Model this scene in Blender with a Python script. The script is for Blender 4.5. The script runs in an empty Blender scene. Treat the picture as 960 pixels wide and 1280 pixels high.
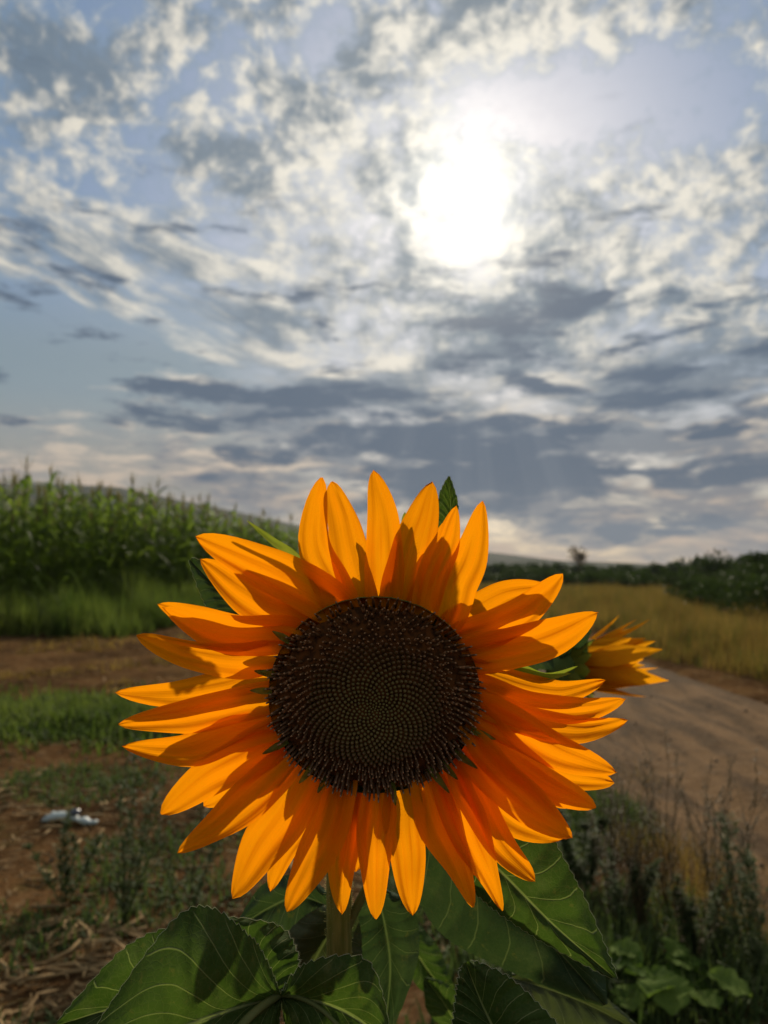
import bpy, bmesh, math, random
from mathutils import Vector, noise
from math import sin, cos, pi, exp, radians as R
random.seed(11)
sc = bpy.context.scene
COL = sc.collection

# ------------------------------------------------------------------ camera
H = 1.1; PITCH = R(4.3); F = 960.0
CAM = Vector((0, 0, H))
FW = Vector((0, cos(PITCH), sin(PITCH))); UP = Vector((0, -sin(PITCH), cos(PITCH))); RT = Vector((1, 0, 0))
def ray(px, py): return FW + RT*((px-480)/F) + UP*((640-py)/F)
def P(px, py, d): return CAM + ray(px, py)*d
def G(px, py, z=0.0):
    r = ray(px, py); t = (z-H)/r.z
    return CAM + r*t
def azel(px, py):
    r = ray(px, py).normalized()
    return math.atan2(r.x, r.y), math.asin(r.z)
cd = bpy.data.cameras.new('camera'); cam = bpy.data.objects.new('camera', cd); COL.objects.link(cam)
cam.location = CAM; cam.rotation_euler = (pi/2+PITCH, 0, 0)
cd.sensor_fit = 'VERTICAL'; cd.sensor_height = 34.667; cd.sensor_width = 26; cd.lens = 26
cd.clip_start = 0.02; cd.clip_end = 8000
cd.dof.use_dof = True; cd.dof.focus_distance = 0.368; cd.dof.aperture_fstop = 10.5
sc.camera = cam
sc.render.resolution_x = 768; sc.render.resolution_y = 1024
sc.view_settings.view_transform = 'Standard'; sc.view_settings.look = 'None'
sc.view_settings.gamma = 1; sc.view_settings.exposure = 0.0
sc.cycles.use_denoising = True
sc.cycles.max_bounces = 6; sc.cycles.diffuse_bounces = 3; sc.cycles.transparent_max_bounces = 8
sc.cycles.sample_clamp_indirect = 4

# ------------------------------------------------------------------ node helper
class E:
    """tiny expression wrapper round shader sockets"""
    def __init__(s, nt, sock): s.nt = nt; s.s = sock
    def _m(s, op, *a, clamp=False):
        n = s.nt.nodes.new('ShaderNodeMath'); n.operation = op; n.use_clamp = clamp
        for i, v in enumerate((s,)+a):
            if isinstance(v, E): s.nt.links.new(v.s, n.inputs[i])
            else: n.inputs[i].default_value = v
        return E(s.nt, n.outputs[0])
    def __add__(s, o): return s._m('ADD', o)
    __radd__ = __add__
    def __mul__(s, o): return s._m('MULTIPLY', o)
    __rmul__ = __mul__
    def __sub__(s, o): return s._m('SUBTRACT', o)
    def __rsub__(s, o): return (s*-1)+o
    def __truediv__(s, o): return s._m('DIVIDE', o)
    def __pow__(s, o): return s._m('POWER', o)
    def abs(s): return s._m('ABSOLUTE')
    def fract(s): return s._m('FRACT')
    def sin(s): return s._m('SINE')
    def exp(s): return s._m('EXPONENT')
    def max(s, o): return s._m('MAXIMUM', o)
    def min(s, o): return s._m('MINIMUM', o)
    def clamp(s): return s._m('ADD', 0.0, clamp=True)
    def ss(s, a, b, lo=0.0, hi=1.0):
        n = s.nt.nodes.new('ShaderNodeMapRange'); n.interpolation_type = 'SMOOTHSTEP'
        s.nt.links.new(s.s, n.inputs[0])
        for i, v in enumerate((a, b, lo, hi)): n.inputs[i+1].default_value = v
        return E(s.nt, n.outputs[0])
def xyz(nt, a, b, c):
    n = nt.nodes.new('ShaderNodeCombineXYZ')
    for i, v in enumerate((a, b, c)):
        if isinstance(v, E): nt.links.new(v.s, n.inputs[i])
        else: n.inputs[i].default_value = v
    return E(nt, n.outputs[0])
def sep(nt, v):
    n = nt.nodes.new('ShaderNodeSeparateXYZ'); nt.links.new(v.s, n.inputs[0])
    return [E(nt, n.outputs[i]) for i in range(3)]
def nz(nt, vec, scale, detail=5, rough=.55, dist=0.0):
    n = nt.nodes.new('ShaderNodeTexNoise'); n.inputs['Scale'].default_value = scale
    n.inputs['Detail'].default_value = detail; n.inputs['Roughness'].default_value = rough
    n.inputs['Distortion'].default_value = dist
    if vec is not None: nt.links.new(vec.s, n.inputs['Vector'])
    return E(nt, n.outputs[0])
def mixc(nt, f, a, b, mode='MIX'):
    n = nt.nodes.new('ShaderNodeMix'); n.data_type = 'RGBA'; n.blend_type = mode
    for k, v in ((0, f), (6, a), (7, b)):
        if isinstance(v, E): nt.links.new(v.s, n.inputs[k])
        elif isinstance(v, (int, float)): n.inputs[k].default_value = v if k == 0 else (v, v, v, 1)
        else: n.inputs[k].default_value = (*v, 1)
    return E(nt, n.outputs[2])
def new_mat(name):
    m = bpy.data.materials.new(name); m.use_nodes = True; nt = m.node_tree; nt.nodes.clear()
    out = nt.nodes.new('ShaderNodeOutputMaterial'); return m, nt, out
def coord(nt, which='Object'):
    n = nt.nodes.new('ShaderNodeTexCoord'); return E(nt, n.outputs[which])
def bump(nt, h, strength, dist):
    n = nt.nodes.new('ShaderNodeBump'); n.inputs['Strength'].default_value = strength; n.inputs['Distance'].default_value = dist
    nt.links.new(h.s, n.inputs['Height']); return E(nt, n.outputs[0])
def put(nt, v, sock):
    if isinstance(v, E): nt.links.new(v.s, sock)
    elif isinstance(v, (tuple, list)): sock.default_value = (*v, 1)
    else: sock.default_value = v
def principled(nt, out, col, rough=.8, spec=.3, nrm=None):
    b = nt.nodes.new('ShaderNodeBsdfPrincipled'); put(nt, col, b.inputs['Base Color']); put(nt, rough, b.inputs['Roughness'])
    b.inputs['Specular IOR Level'].default_value = spec
    if nrm: nt.links.new(nrm.s, b.inputs['Normal'])
    nt.links.new(b.outputs[0], out.inputs[0]); return b
def thin(nt, out, col, tcol, t=.5, rough=.5, spec=.3, nrm=None):
    """thin leaf or petal: reflects on one side, lets light through"""
    b = nt.nodes.new('ShaderNodeBsdfPrincipled'); put(nt, col, b.inputs['Base Color']); put(nt, rough, b.inputs['Roughness'])
    b.inputs['Specular IOR Level'].default_value = spec
    tr = nt.nodes.new('ShaderNodeBsdfTranslucent'); put(nt, tcol, tr.inputs[0])
    if nrm: nt.links.new(nrm.s, b.inputs['Normal']); nt.links.new(nrm.s, tr.inputs['Normal'])
    mx = nt.nodes.new('ShaderNodeMixShader'); put(nt, t, mx.inputs[0])
    nt.links.new(b.outputs[0], mx.inputs[1]); nt.links.new(tr.outputs[0], mx.inputs[2]); nt.links.new(mx.outputs[0], out.inputs[0])
def objrand(nt):
    n = nt.nodes.new('ShaderNodeObjectInfo'); return E(nt, n.outputs['Random'])
def attr(nt, name, i='Fac'):
    n = nt.nodes.new('ShaderNodeAttribute'); n.attribute_name = name; return E(nt, n.outputs[i])

# ------------------------------------------------------------------ world: Nishita sky with a broken cloud layer
SAZ, SEL = azel(578, 245)
SDIR = Vector((cos(SEL)*sin(SAZ), cos(SEL)*cos(SAZ), sin(SEL)))
w = bpy.data.worlds.new('World'); sc.world = w; w.cycles.sampling_method = 'MANUAL'; w.cycles.sample_map_resolution = 512; w.use_nodes = True; nt = w.node_tree; nt.nodes.clear()
out = nt.nodes.new('ShaderNodeOutputWorld'); bg = nt.nodes.new('ShaderNodeBackground'); nt.links.new(bg.outputs[0], out.inputs[0])
bg.inputs[1].default_value = 0.1
sky = nt.nodes.new('ShaderNodeTexSky'); sky.sky_type = 'NISHITA'; sky.sun_disc = False
sky.sun_elevation = SEL; sky.sun_rotation = SAZ; sky.dust_density = 2.0; sky.air_density = 1.0
D = coord(nt, 'Generated'); dx, dy, dz = sep(nt, D)
az = dx._m('ARCTAN2', dy); el = dz._m('ARCSINE')
K = 180/pi
azd = az*K; eld = el*K
zz = dz.max(0.0)+0.10
pl = xyz(nt, dx/zz, dy/zz, 0.0)                 # plan position on the cloud layer
wn = nt.nodes.new('ShaderNodeTexNoise'); wn.inputs['Scale'].default_value = 1.3; wn.inputs['Detail'].default_value = 3
nt.links.new(pl.s, wn.inputs['Vector'])
wx, wy, wz = sep(nt, E(nt, wn.outputs['Color']))
ang = xyz(nt, azd*0.06, eld*0.13, 0.0)          # angular position, bands flattened
angi = xyz(nt, azd*0.10, eld*0.12, 3.7)
wn2 = nt.nodes.new('ShaderNodeTexNoise'); wn2.inputs['Scale'].default_value = 1.5; wn2.inputs['Detail'].default_value = 4; wn2.inputs['Roughness'].default_value = .5
nt.links.new(ang.s, wn2.inputs['Vector'])
ax, ay, az_ = sep(nt, E(nt, wn2.outputs['Color']))
azw = azd+(ax-0.5)*14.0+(az_-.5)*3.0; elw = eld+(ay-0.5)*7.0
def blobs(lst):
    tot = None
    for px, py, rx, ry, s in lst:
        a, e = azel(px, py); a *= K; e *= K
        ra = max(rx, 1)/F*K*.95; re = max(ry, 1)/F*K*.9
        u = (azw-a)/ra; v = (elw-e)/re
        g = ((u*u+v*v)*-1.0).exp()*s
        tot = g if tot is None else tot+g
    return tot
cores = blobs([(640,435,85,26,.85),(705,368,60,26,.95),(600,400,45,16,.5),(860,470,130,26,.75),(390,492,170,26,.75),(250,478,60,12,.45),(300,520,110,18,.6),(500,545,170,28,.7),(680,590,150,60,.85),
              (540,600,160,44,.6),(820,640,120,40,.45),(870,532,110,14,.45),(925,598,60,10,.6),(330,560,110,12,.4),(5,447,26,8,.7),(370,390,130,20,.25),(640,440,30,20,.3),
              (50,95,110,50,.36),(250,30,70,26,.36),(360,20,60,24,.40),(580,12,80,22,.30),(30,300,90,18,.30),(120,350,90,22,.28),(345,235,60,20,.25),(850,370,120,12,.30),(690,480,60,14,.3),(440,220,16,18,.3),(320,190,40,18,.25),(480,110,60,14,.22)])
holes = blobs([(282,100,26,46,.42),(425,55,34,45,.40),(100,210,130,26,.38),(790,120,190,60,.80),(700,150,80,40,.25),(60,455,210,90,.66),(235,280,80,22,.30),(220,130,60,34,.28),(930,300,40,22,.25),(110,20,50,20,.26),(620,340,60,12,.12),(560,300,70,25,.1),(380,290,90,16,.2),(120,395,120,24,.2)])
bright = blobs([(60,255,110,22,.16),(260,325,170,12,.22),(170,375,120,16,.12),(380,230,90,50,.12),(640,350,160,50,.10),(390,120,130,70,.14),(640,50,180,30,.24),(860,240,160,50,.14),(90,560,220,55,.10),(860,420,150,24,.12)])
up = eld.ss(8.0, 20.0)
sa, se = SAZ*K, SEL*K
ddx = azd*-1.0+sa; ddy = eld*-1.0+se; dl = (ddx*ddx+ddy*ddy+4.0)._m('SQRT')
azs = azd+ddx/dl*1.1; els = eld+ddy/dl*1.1
wr = (ax-.5)*2.6; wr2 = (ay-.5)*2.0
strk = azd.ss(2.0, -14.0)*eld.ss(28.0, 20.0)*eld.ss(8.0, 13.0)*.75
def puffs(a_, e_):
    a2 = a_+wr; e2 = e_+wr2
    vi = xyz(nt, a2*0.10, e2*0.125, 3.7); vb = xyz(nt, a2*0.055, e2*0.20, 0.0)
    vs_ = xyz(nt, (a2*.95-e2*.30)*.05, (e2*.95+a2*.30)*.26, 8.0)
    p1 = nz(nt, vi, 1.9, 6, .60)*.66+nz(nt, vi, 7.0, 4, .6)*.34
    p1 = p1*(1.0-strk)+nz(nt, vs_, 1.9, 6, .56)*strk
    return p1*up+nz(nt, vb, 2.5, 6, .60)*(1.0-up)
puff = puffs(azd, eld); puff2 = puffs(azs, els)
n4 = nz(nt, ang, 1.9, 4, .5); n3 = nz(nt, xyz(nt, (azd+wr)*.055, (eld+wr2)*.20, 5.0), 2.6, 6, .6)
dens = (puff-.5)*2.9+.52 - holes*.85 + bright*.7 + cores*.25
lit = (puff-puff2)*4.6 + .50 + (n4-.5)*2.0 + bright*.9 - cores*1.1 - (dens-.55)*.60
dk = (cores*1.15 + (n3-.5)*5.2 + (puff-.5)*1.4 - .06)*eld.ss(29.0, 21.0, .35, 1.0)
sunv = xyz(nt, SDIR.x, SDIR.y, SDIR.z)
vm = nt.nodes.new('ShaderNodeVectorMath'); vm.operation = 'DOT_PRODUCT'; nt.links.new(D.s, vm.inputs[0]); nt.links.new(sunv.s, vm.inputs[1])
th = E(nt, vm.outputs['Value'])._m('MINIMUM', 1.0)._m('ARCCOSINE')*K
g1 = ((th/3.7)**2*-1.0).exp(); g2 = ((th/9.0)**2*-1.0).exp(); g3 = ((th/24.0)**2*-1.0).exp()
low = eld.ss(1.0, 18.0, 1.0, 0.0)
skyc = mixc(nt, .75, E(nt, sky.outputs[0]), mixc(nt, low, (.85, 1.9, 3.6), (2.6, 2.45, 2.2)))
skyc = mixc(nt, azd.ss(-3.0, -16.0)*eld.ss(22.0, 14.0)*.75, skyc, (2.1, 2.75, 3.0))
skyc = mixc(nt, azd.ss(0.0, -14.0)*eld.ss(13.0, 6.0)*.8, skyc, (3.2, 2.9, 2.45))
veil = mixc(nt, low, (2.0, 2.95, 3.8), (2.6, 2.25, 1.95))
lightc = mixc(nt, low, (6.9, 6.45, 5.5), (4.5, 3.3, 2.4))
lightc = mixc(nt, g3*.8, lightc, mixc(nt, low, (9.4, 8.9, 7.8), (6.6, 4.9, 3.4)))
greyc = mixc(nt, g3*.7, mixc(nt, low, (1.25, 1.85, 2.55), (1.5, 1.38, 1.5)), (3.0, 3.3, 3.5))
darkc = mixc(nt, low, (.95, 1.35, 1.95), (.62, .95, 1.45))
darkc = mixc(nt, g2, darkc, (2.6, 2.7, 2.9))
c = mixc(nt, dens.ss(.0, .45)*.40, skyc, veil)
cl = mixc(nt, lit.ss(-.05, 1.05), greyc, lightc)
c = mixc(nt, dens.ss(.18, .70), c, cl)
c = mixc(nt, dk.ss(.14, .92), c, darkc)
phi = ddx._m('ARCTAN2', ddy.abs()+.001)
rays = nz(nt, xyz(nt, phi*3.6, 2.0, 0.0), 1.0, 3, .6).ss(.45, .75)*eld.ss(14.0, 9.0)*(azd-sa).abs().ss(16.0, 4.0)*eld.ss(0.5, 6.0)
glow = g1*8.5*(lit.ss(-.5, 1.2)*.35+.65)+g2*1.5*lit.ss(-.6, 1.3)+g3*.25+rays*1.15
gl = xyz(nt, glow*1.0, glow*.96, glow*.84)
c = mixc(nt, 1.0, c, gl, 'ADD')
below = dz.ss(-0.08, 0.0)
c = mixc(nt, below, (1.0, .9, .7), c)
nt.links.new(c.s, bg.inputs[0])

sd = bpy.data.lights.new('sun', 'SUN'); sd.energy = 4.6; sd.angle = R(1.5); sd.color = (1, .88, .70)
so = bpy.data.objects.new('sun', sd); COL.objects.link(so); so.location = SDIR*30
so.rotation_euler = SDIR.to_track_quat('Z', 'Y').to_euler()

# ------------------------------------------------------------------ object helpers
def tag(o, label=None, cat=None, group=None, kind=None):
    if label: o['label'] = label
    if cat: o['category'] = cat
    if group: o['group'] = group
    if kind: o['kind'] = kind
    return o
def empty(name, loc=(0, 0, 0)):
    o = bpy.data.objects.new(name, None); COL.objects.link(o); o.location = loc; o.empty_display_size = .05; return o
class MB:
    def __init__(s): s.v = []; s.f = []; s.uv = []; s.a = []
    def add(s, vs, fs, uv=None, a=0.0):
        b = len(s.v); s.v += [tuple(v) for v in vs]; s.f += [tuple(i+b for i in f) for f in fs]
        s.uv += uv if uv else [(0, 0)]*len(vs)
        s.a += list(a) if isinstance(a, (list, tuple)) else [a]*len(vs)
    def tube(s, pts, rad, n=6, a=0.0, cap=True):
        pts = [Vector(p) for p in pts]; vs = []; m = len(pts)
        if not isinstance(rad, (list, tuple)): rad = [rad]*m
        prev = None
        for i, p in enumerate(pts):
            t = (pts[min(i+1, m-1)]-pts[max(i-1, 0)]).normalized()
            ref = Vector((0, 0, 1)) if abs(t.z) < .9 else Vector((1, 0, 0))
            if prev is not None: ref = prev
            x = (ref-t*ref.dot(t)).normalized(); prev = x; y = t.cross(x)
            for k in range(n):
                q = 2*pi*k/n; vs.append(p+(x*cos(q)+y*sin(q))*rad[i])
        fs = [(i*n+k, i*n+(k+1) % n, (i+1)*n+(k+1) % n, (i+1)*n+k) for i in range(m-1) for k in range(n)]
        if cap: fs.append(tuple(range((m-1)*n, m*n))); fs.append(tuple(reversed(range(n))))
        s.add(vs, fs, [(k/n, i/(m-1)) for i in range(m) for k in range(n)], a)
    def blade(s, p, d, side, L, wd, bend=0.0, n=3, a=0.0):
        """thin tapering leaf blade"""
        d = Vector(d).normalized(); side = Vector(side).normalized(); vs = []; q = Vector(p); dn = Vector((0, 0, -1))
        for i in range(n+1):
            t = i/n; hw = wd*.5*(1-t**1.7)*(0.55+.45*min(1, t*4))
            vs += [q-side*hw, q+side*hw] if i < n else [q.copy()]
            dd = (d+dn*bend*(t+.5/n)).normalized(); q = q+dd*(L/n)
        fs = [(2*i, 2*i+1, 2*i+3, 2*i+2) for i in range(n-1)]+[(2*n-2, 2*n-1, 2*n)]
        s.add(vs, fs, [(0, .5)]*len(vs), a)
    def build(s, name, mat, parent=None, smooth=True, loc=None):
        me = bpy.data.meshes.new(name); vv = s.v
        if loc is not None: vv = [tuple(Vector(v)-Vector(loc)) for v in s.v]
        me.from_pydata(vv, [], s.f); me.materials.append(mat)
        uvl = me.uv_layers.new(name='UVMap'); idx = [0]*len(me.loops); me.loops.foreach_get('vertex_index', idx)
        flat = []
        for i in idx: flat += s.uv[i]
        uvl.data.foreach_set('uv', flat)
        at = me.attributes.new('tone', 'FLOAT', 'POINT'); at.data.foreach_set('value', [float(x) for x in s.a])
        if smooth: me.polygons.foreach_set('use_smooth', [True]*len(me.polygons))
        me.update()
        o = bpy.data.objects.new(name, me); COL.objects.link(o)
        if parent is not None: o.parent = parent
        if loc is not None: o.location = loc
        return o
def crom(pts, t):
    """Catmull-Rom through pts (tuples), t in 0..1"""
    n = len(pts)-1; x = min(max(t, 0), 1)*n; i = min(int(x), n-1); f = x-i
    p = [pts[max(i-1, 0)], pts[i], pts[i+1], pts[min(i+2, n)]]
    return [0.5*((2*b)+(-a+c)*f+(2*a-5*b+4*c-d)*f*f+(-a+3*b-3*c+d)*f**3) for a, b, c, d in zip(*p)]
def sm(a, b, x):
    t = min(max((x-a)/(b-a), 0), 1); return t*t*(3-2*t)

# ------------------------------------------------------------------ materials
def mat_petal(name, c1, c2):
    m, nt, out = new_mat(name)
    uv = coord(nt, 'UV'); u, v, _ = sep(nt, uv)
    st = nz(nt, xyz(nt, u*26.0, v*1.6, objrand(nt)*30.0), 1.0, 4, .6)
    ob = nz(nt, coord(nt), 60.0, 3, .5)
    f = (st.ss(.3, .75)*.35+ob.ss(.4, .7)*.3+objrand(nt)*.35).clamp()
    base = v.ss(.0, .35, 1.0, 0.0)
    c = mixc(nt, f, c1, c2)
    c = mixc(nt, base*.3, c, (.62, .15, .004))
    lines = ((u*9.0+nz(nt, uv, 2.0, 3, .6)*2.2).fract()-.5).abs().ss(.44, .5)*nz(nt, uv, 4.0, 2, .6).ss(.35, .6)
    c = mixc(nt, lines*.5, c, (.48, .11, .003))
    fl = nz(nt, coord(nt), 900.0, 2, .6).ss(.70, .76)
    c = mixc(nt, fl*.35, c, (.35, .08, .002))
    tc = mixc(nt, .5, c, (1, .36, .0), 'MIX')
    veins = (u*34.0+nz(nt, uv, 3.0, 2, .5)*2.0).sin()
    thin(nt, out, c, tc, .60, .8, .0, bump(nt, veins*.25+st*.7, .22, .0005))
    return m
PETAL = mat_petal('petal', (.80, .275, .004), (.74, .215, .003))
PETAL2 = mat_petal('petal_yellow', (.70, .36, .012), (.60, .25, .008))
def mat_leaf(name, c1, c2, veinc, N=8.0, t=.35, fwd=.30):
    m, nt, out = new_mat(name)
    uv = coord(nt, 'UV'); u, v, _ = sep(nt, uv)
    au = u.abs()
    wob = nz(nt, uv, 2.5, 2, .5)-.5
    s = v - (au**.8)*fwd + (au**2.2)*.10 + wob*.04
    fr = ((s*N).fract()-.5).abs()
    side = fr.ss(.462, .492)*au.ss(.92, .99, 1.0, 0.0)
    mid = au.ss(.012, .042, 1.0, 0.0)
    fine = nt.nodes.new('ShaderNodeTexVoronoi'); fine.feature = 'DISTANCE_TO_EDGE'; fine.inputs['Scale'].default_value = 330.0
    nt.links.new(coord(nt).s, fine.inputs[0])
    net = E(nt, fine.outputs[0]).ss(.0, .09, 1.0, 0.0)
    vv = (side*.75).max(mid).max(net*.08)
    big = nz(nt, coord(nt), 28.0, 5, .6)
    c = mixc(nt, big.ss(.35, .65), c1, c2)
    spots = nz(nt, coord(nt), 160.0, 4, .65).ss(.60, .70)
    c = mixc(nt, spots*.4, c, (.13, .12, .04))
    dust = nz(nt, coord(nt), 45.0, 6, .7).ss(.5, .7)
    c = mixc(nt, dust*.22, c, (.14, .15, .09))
    c = mixc(nt, vv*.8, c, veinc)
    tc = mixc(nt, 1.0, c, (1.3, 1.5, .55), 'MULTIPLY')
    puffs = nz(nt, coord(nt), 90.0, 4, .6)
    thin(nt, out, c, tc, t, .8, .03, bump(nt, vv*-1.2+puffs*.9+fr*.8, .55, .0018))
    return m
LEAF = mat_leaf('sunflower_leaf', (.034, .060, .015), (.052, .086, .023), (.26, .29, .14), 8.0, .34)
LEAF_BROAD = mat_leaf('sunflower_broad_leaf', (.034, .060, .015), (.054, .088, .023), (.26, .29, .14), 6.0, .34, .75)
LEAF_DARK = mat_leaf('sunflower_leaf_blue_green', (.032, .055, .030), (.046, .072, .040), (.14, .17, .10), 7.0, .25)
LEAF_PALE = mat_leaf('sunflower_leaf_grey_green', (.060, .074, .04), (.085, .10, .055), (.16, .18, .11), 7.0, .2)
def mat_simple(name, a, b, scale=30, t=.3, rough=.7, tone=True, spec=.2):
    m, nt, out = new_mat(name)
    f = nz(nt, coord(nt), scale, 4, .6).ss(.3, .7)
    if tone: f = (f*.4+attr(nt, 'tone')*.6).clamp()
    c = mixc(nt, f, a, b)
    if t > 0: thin(nt, out, c, mixc(nt, 1.0, c, (1.25, 1.35, .8), 'MULTIPLY'), t, rough, spec)
    else: principled(nt, out, c, rough, spec)
    return m
STEM = mat_simple('hairy_stem', (.09, .12, .03), (.16, .17, .06), 60, .2, .7)
BRACT = mat_simple('bract', (.10, .13, .02), (.26, .28, .035), 40, .5, .6)
HAIR = mat_simple('pale_hair', (.38, .40, .28), (.46, .47, .36), 40, .5, .8, spec=.0)
RECEP = mat_simple('receptacle', (.06, .10, .02), (.10, .14, .03), 40, 0, .7)
CORN = mat_simple('corn_leaf', (.040, .075, .014), (.20, .26, .045), 3, .52, .6, spec=.08)
CORN_TOP = mat_simple('corn_tassel', (.14, .12, .05), (.22, .18, .09), 6, .3, .6)
GRASS = mat_simple('green_grass', (.040, .070, .014), (.15, .18, .045), 3, .42, .7, spec=.06)
DRYGRASS = mat_simple('dry_grass', (.080, .050, .018), (.33, .205, .07), 3, .36, .7, spec=.06)
MIXGRASS = mat_simple('yellowing_grass', (.045, .062, .016), (.20, .15, .045), 1.2, .36, .7, spec=.06)
WEED = mat_simple('weed_green', (.032, .056, .016), (.10, .13, .045), 12, .35, .7, spec=.1)
DRYWEED = mat_simple('dry_weed', (.050, .040, .016), (.13, .090, .035), 12, .2, .7)
BROAD = mat_simple('broad_leaf', (.055, .105, .018), (.15, .21, .045), 30, .4, .8, spec=.05)
STRAW = mat_simple('straw', (.10, .060, .026), (.38, .26, .125), 20, .1, .8, spec=.05)
BARK = mat_simple('bark', (.05, .04, .03), (.09, .07, .05), 8, 0, .9)
TREE = mat_simple('tree_leaves', (.020, .036, .012), (.055, .080, .022), .8, .25, .6)
TREEBROWN = mat_simple('brown_tree_leaves', (.07, .05, .03), (.12, .085, .05), .8, .2, .7)
PLASTIC = mat_simple('pale_plastic', (.25, .32, .34), (.52, .57, .57), 25, .2, .5, spec=.3)
DARKPL = mat_simple('dark_plastic', (.03, .035, .05), (.07, .08, .10), 25, 0, .4, spec=.5)

# ------------------------------------------------------------------ ground
ROAD_L, ROAD_R = 1.15, 2.95
def roadx(y): return 0.0 + 0.10*sin(y*.25)
def inroad(x, y):
    c = x-roadx(y); return sm(ROAD_L-.15, ROAD_L+.05, c)*(1-sm(ROAD_R-.05, ROAD_R+.15, c))
def T(x, y):
    g = .42*sm(7, 22, y)*(1-sm(-7, -1.5, x)) + .5*(1-sm(-60, -12, x))*sm(10, 60, y)
    near = 1-sm(20, 40, math.hypot(x, y))
    b = .035*noise.noise((x*.9, y*.9, 0))+.02*noise.noise((x*3, y*3, 2))+.010*noise.noise((x*9, y*9, 4))
    return g + b*near*(1-.8*inroad(x, y)) - .10*inroad(x, y)*(1-sm(150, 200, y))
def road_z(x, y):
    c = x-roadx(y)
    rut = -.055*exp(-((c-1.55)/.15)**2)-.055*exp(-((c-2.50)/.15)**2)+.02*exp(-((c-2.02)/.2)**2)
    n = .018*noise.noise((x*5, y*1.6, 7))+.014*noise.noise((x*13, y*9, 9))+.008*noise.noise((x*30, y*24, 9))
    return rut+n-.01
def spaced(a, lo, hi, fine, grow):
    out = [a]; s = fine
    x = a
    while x < hi: s = max(fine, abs(x-a)*grow, fine); x += s; out.append(x)
    x = a
    while x > lo: s = max(fine, abs(x-a)*grow, fine); x -= s; out.insert(0, x)
    return out
xs = spaced(0, -1500, 1500, .07, .045); ys = spaced(2.2, -400, 1500, .07, .04)
gm = MB()
gm.add([(x, y, T(x, y)) for y in ys for x in xs],
       [(j*len(xs)+i, j*len(xs)+i+1, (j+1)*len(xs)+i+1, (j+1)*len(xs)+i) for j in range(len(ys)-1) for i in range(len(xs)-1)])
m, nt, out = new_mat('dry_field_ground')
o_ = coord(nt); gx, gy, gz = sep(nt, o_)
a = nz(nt, o_, 1.3, 6, .65); b = nz(nt, o_, 11.0, 7, .75); c3 = nz(nt, o_, 70.0, 4, .7)
col = mixc(nt, a.ss(.38, .62), (.045, .024, .011), (.13, .068, .028))
col = mixc(nt, b.ss(.48, .66)*.7, col, (.22, .14, .07))
col = mixc(nt, c3.ss(.5, .7)*.5, col, (.022, .015, .010))
col = mixc(nt, nz(nt, o_, 2.6, 5, .7).ss(.54, .66)*.4, col, (.035, .045, .014))
far = gy.ss(22.0, 45.0)
fieldc = mixc(nt, nz(nt, xyz(nt, gx*.02, gy*.06, 0.0), 1.0, 5, .6).ss(.4, .6), (.030, .042, .014), (.070, .060, .022))
col = mixc(nt, far, col, fieldc)
principled(nt, out, col, .95, 0.0, bump(nt, b*.6+c3*.4, .8, .03))
tag(gm.build('ground', m), kind='structure')

rm = MB(); ry_ = spaced(2.2, -3, 180, .06, .03); nx = 44
rm.add([(roadx(y)+ROAD_L-.1+(ROAD_R-ROAD_L+.2)*i/nx, y, road_z(roadx(y)+ROAD_L-.1+(ROAD_R-ROAD_L+.2)*i/nx, y)) for y in ry_ for i in range(nx+1)],
       [(j*(nx+1)+i, j*(nx+1)+i+1, (j+1)*(nx+1)+i+1, (j+1)*(nx+1)+i) for j in range(len(ry_)-1) for i in range(nx)])
m, nt, out = new_mat('dirt_road')
o_ = coord(nt); gx, gy, gz = sep(nt, o_)
st = nz(nt, xyz(nt, gx*5.0, gy*.8, 0.0), 1.0, 6, .65); fi = nz(nt, o_, 30.0, 5, .7); sp = nz(nt, o_, 9.0, 5, .6)
col = mixc(nt, st.ss(.38, .62), (.060, .034, .014), (.155, .088, .038))
col = mixc(nt, fi.ss(.45, .7)*.5, col, (.175, .112, .058))
col = mixc(nt, sp.ss(.55, .7)*.6, col, (.045, .029, .017))
principled(nt, out, col, .95, .05, bump(nt, fi*.6+sp, .7, .03))
tag(rm.build('dirt_road', m), kind='structure')

# far hill: a ridge falling to the right, with a real slope towards the viewer
ridge = [(-900, 560), (-300, 575), (50, 597), (150, 606), (230, 624), (330, 647), (400, 664), (500, 680), (600, 690), (700, 700), (850, 706), (1100, 709), (1900, 711)]
hm = MB(); na = 160; nr = 24; vs = []
for j in range(nr+1):
    t = j/nr; dist = 320+t*900
    for i in range(na+1):
        px = -900+2800*i/na
        k = 0
        while ridge[k+1][0] < px and k < len(ridge)-2: k += 1
        f = (px-ridge[k][0])/(ridge[k+1][0]-ridge[k][0]); py = ridge[k][1]+(ridge[k+1][1]-ridge[k][1])*f
        a_, e_ = azel(px, py); top = math.tan(e_)*820
        hh = top*(sm(0, .55, t) if t < .56 else 1-sm(.56, 1.05, t)*.8)
        x = math.tan(a_)*dist; hh += noise.noise((x*.01, dist*.01, 0))*2.5*sm(0, .4, t)
        vs.append((x, dist, hh-1.5*(1-sm(0, .1, t))))
hm.add(vs, [(j*(na+1)+i, j*(na+1)+i+1, (j+1)*(na+1)+i+1, (j+1)*(na+1)+i) for j in range(nr) for i in range(na)])
m, nt, out = new_mat('wooded_hill')
o_ = coord(nt)
col = mixc(nt, nz(nt, o_, .02, 6, .6).ss(.4, .6), (.018, .028, .016), (.040, .046, .026))
principled(nt, out, col, .95, .05, bump(nt, nz(nt, o_, .12, 6, .7), .8, 6.0))
tag(hm.build('hill', m), kind='structure')

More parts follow.
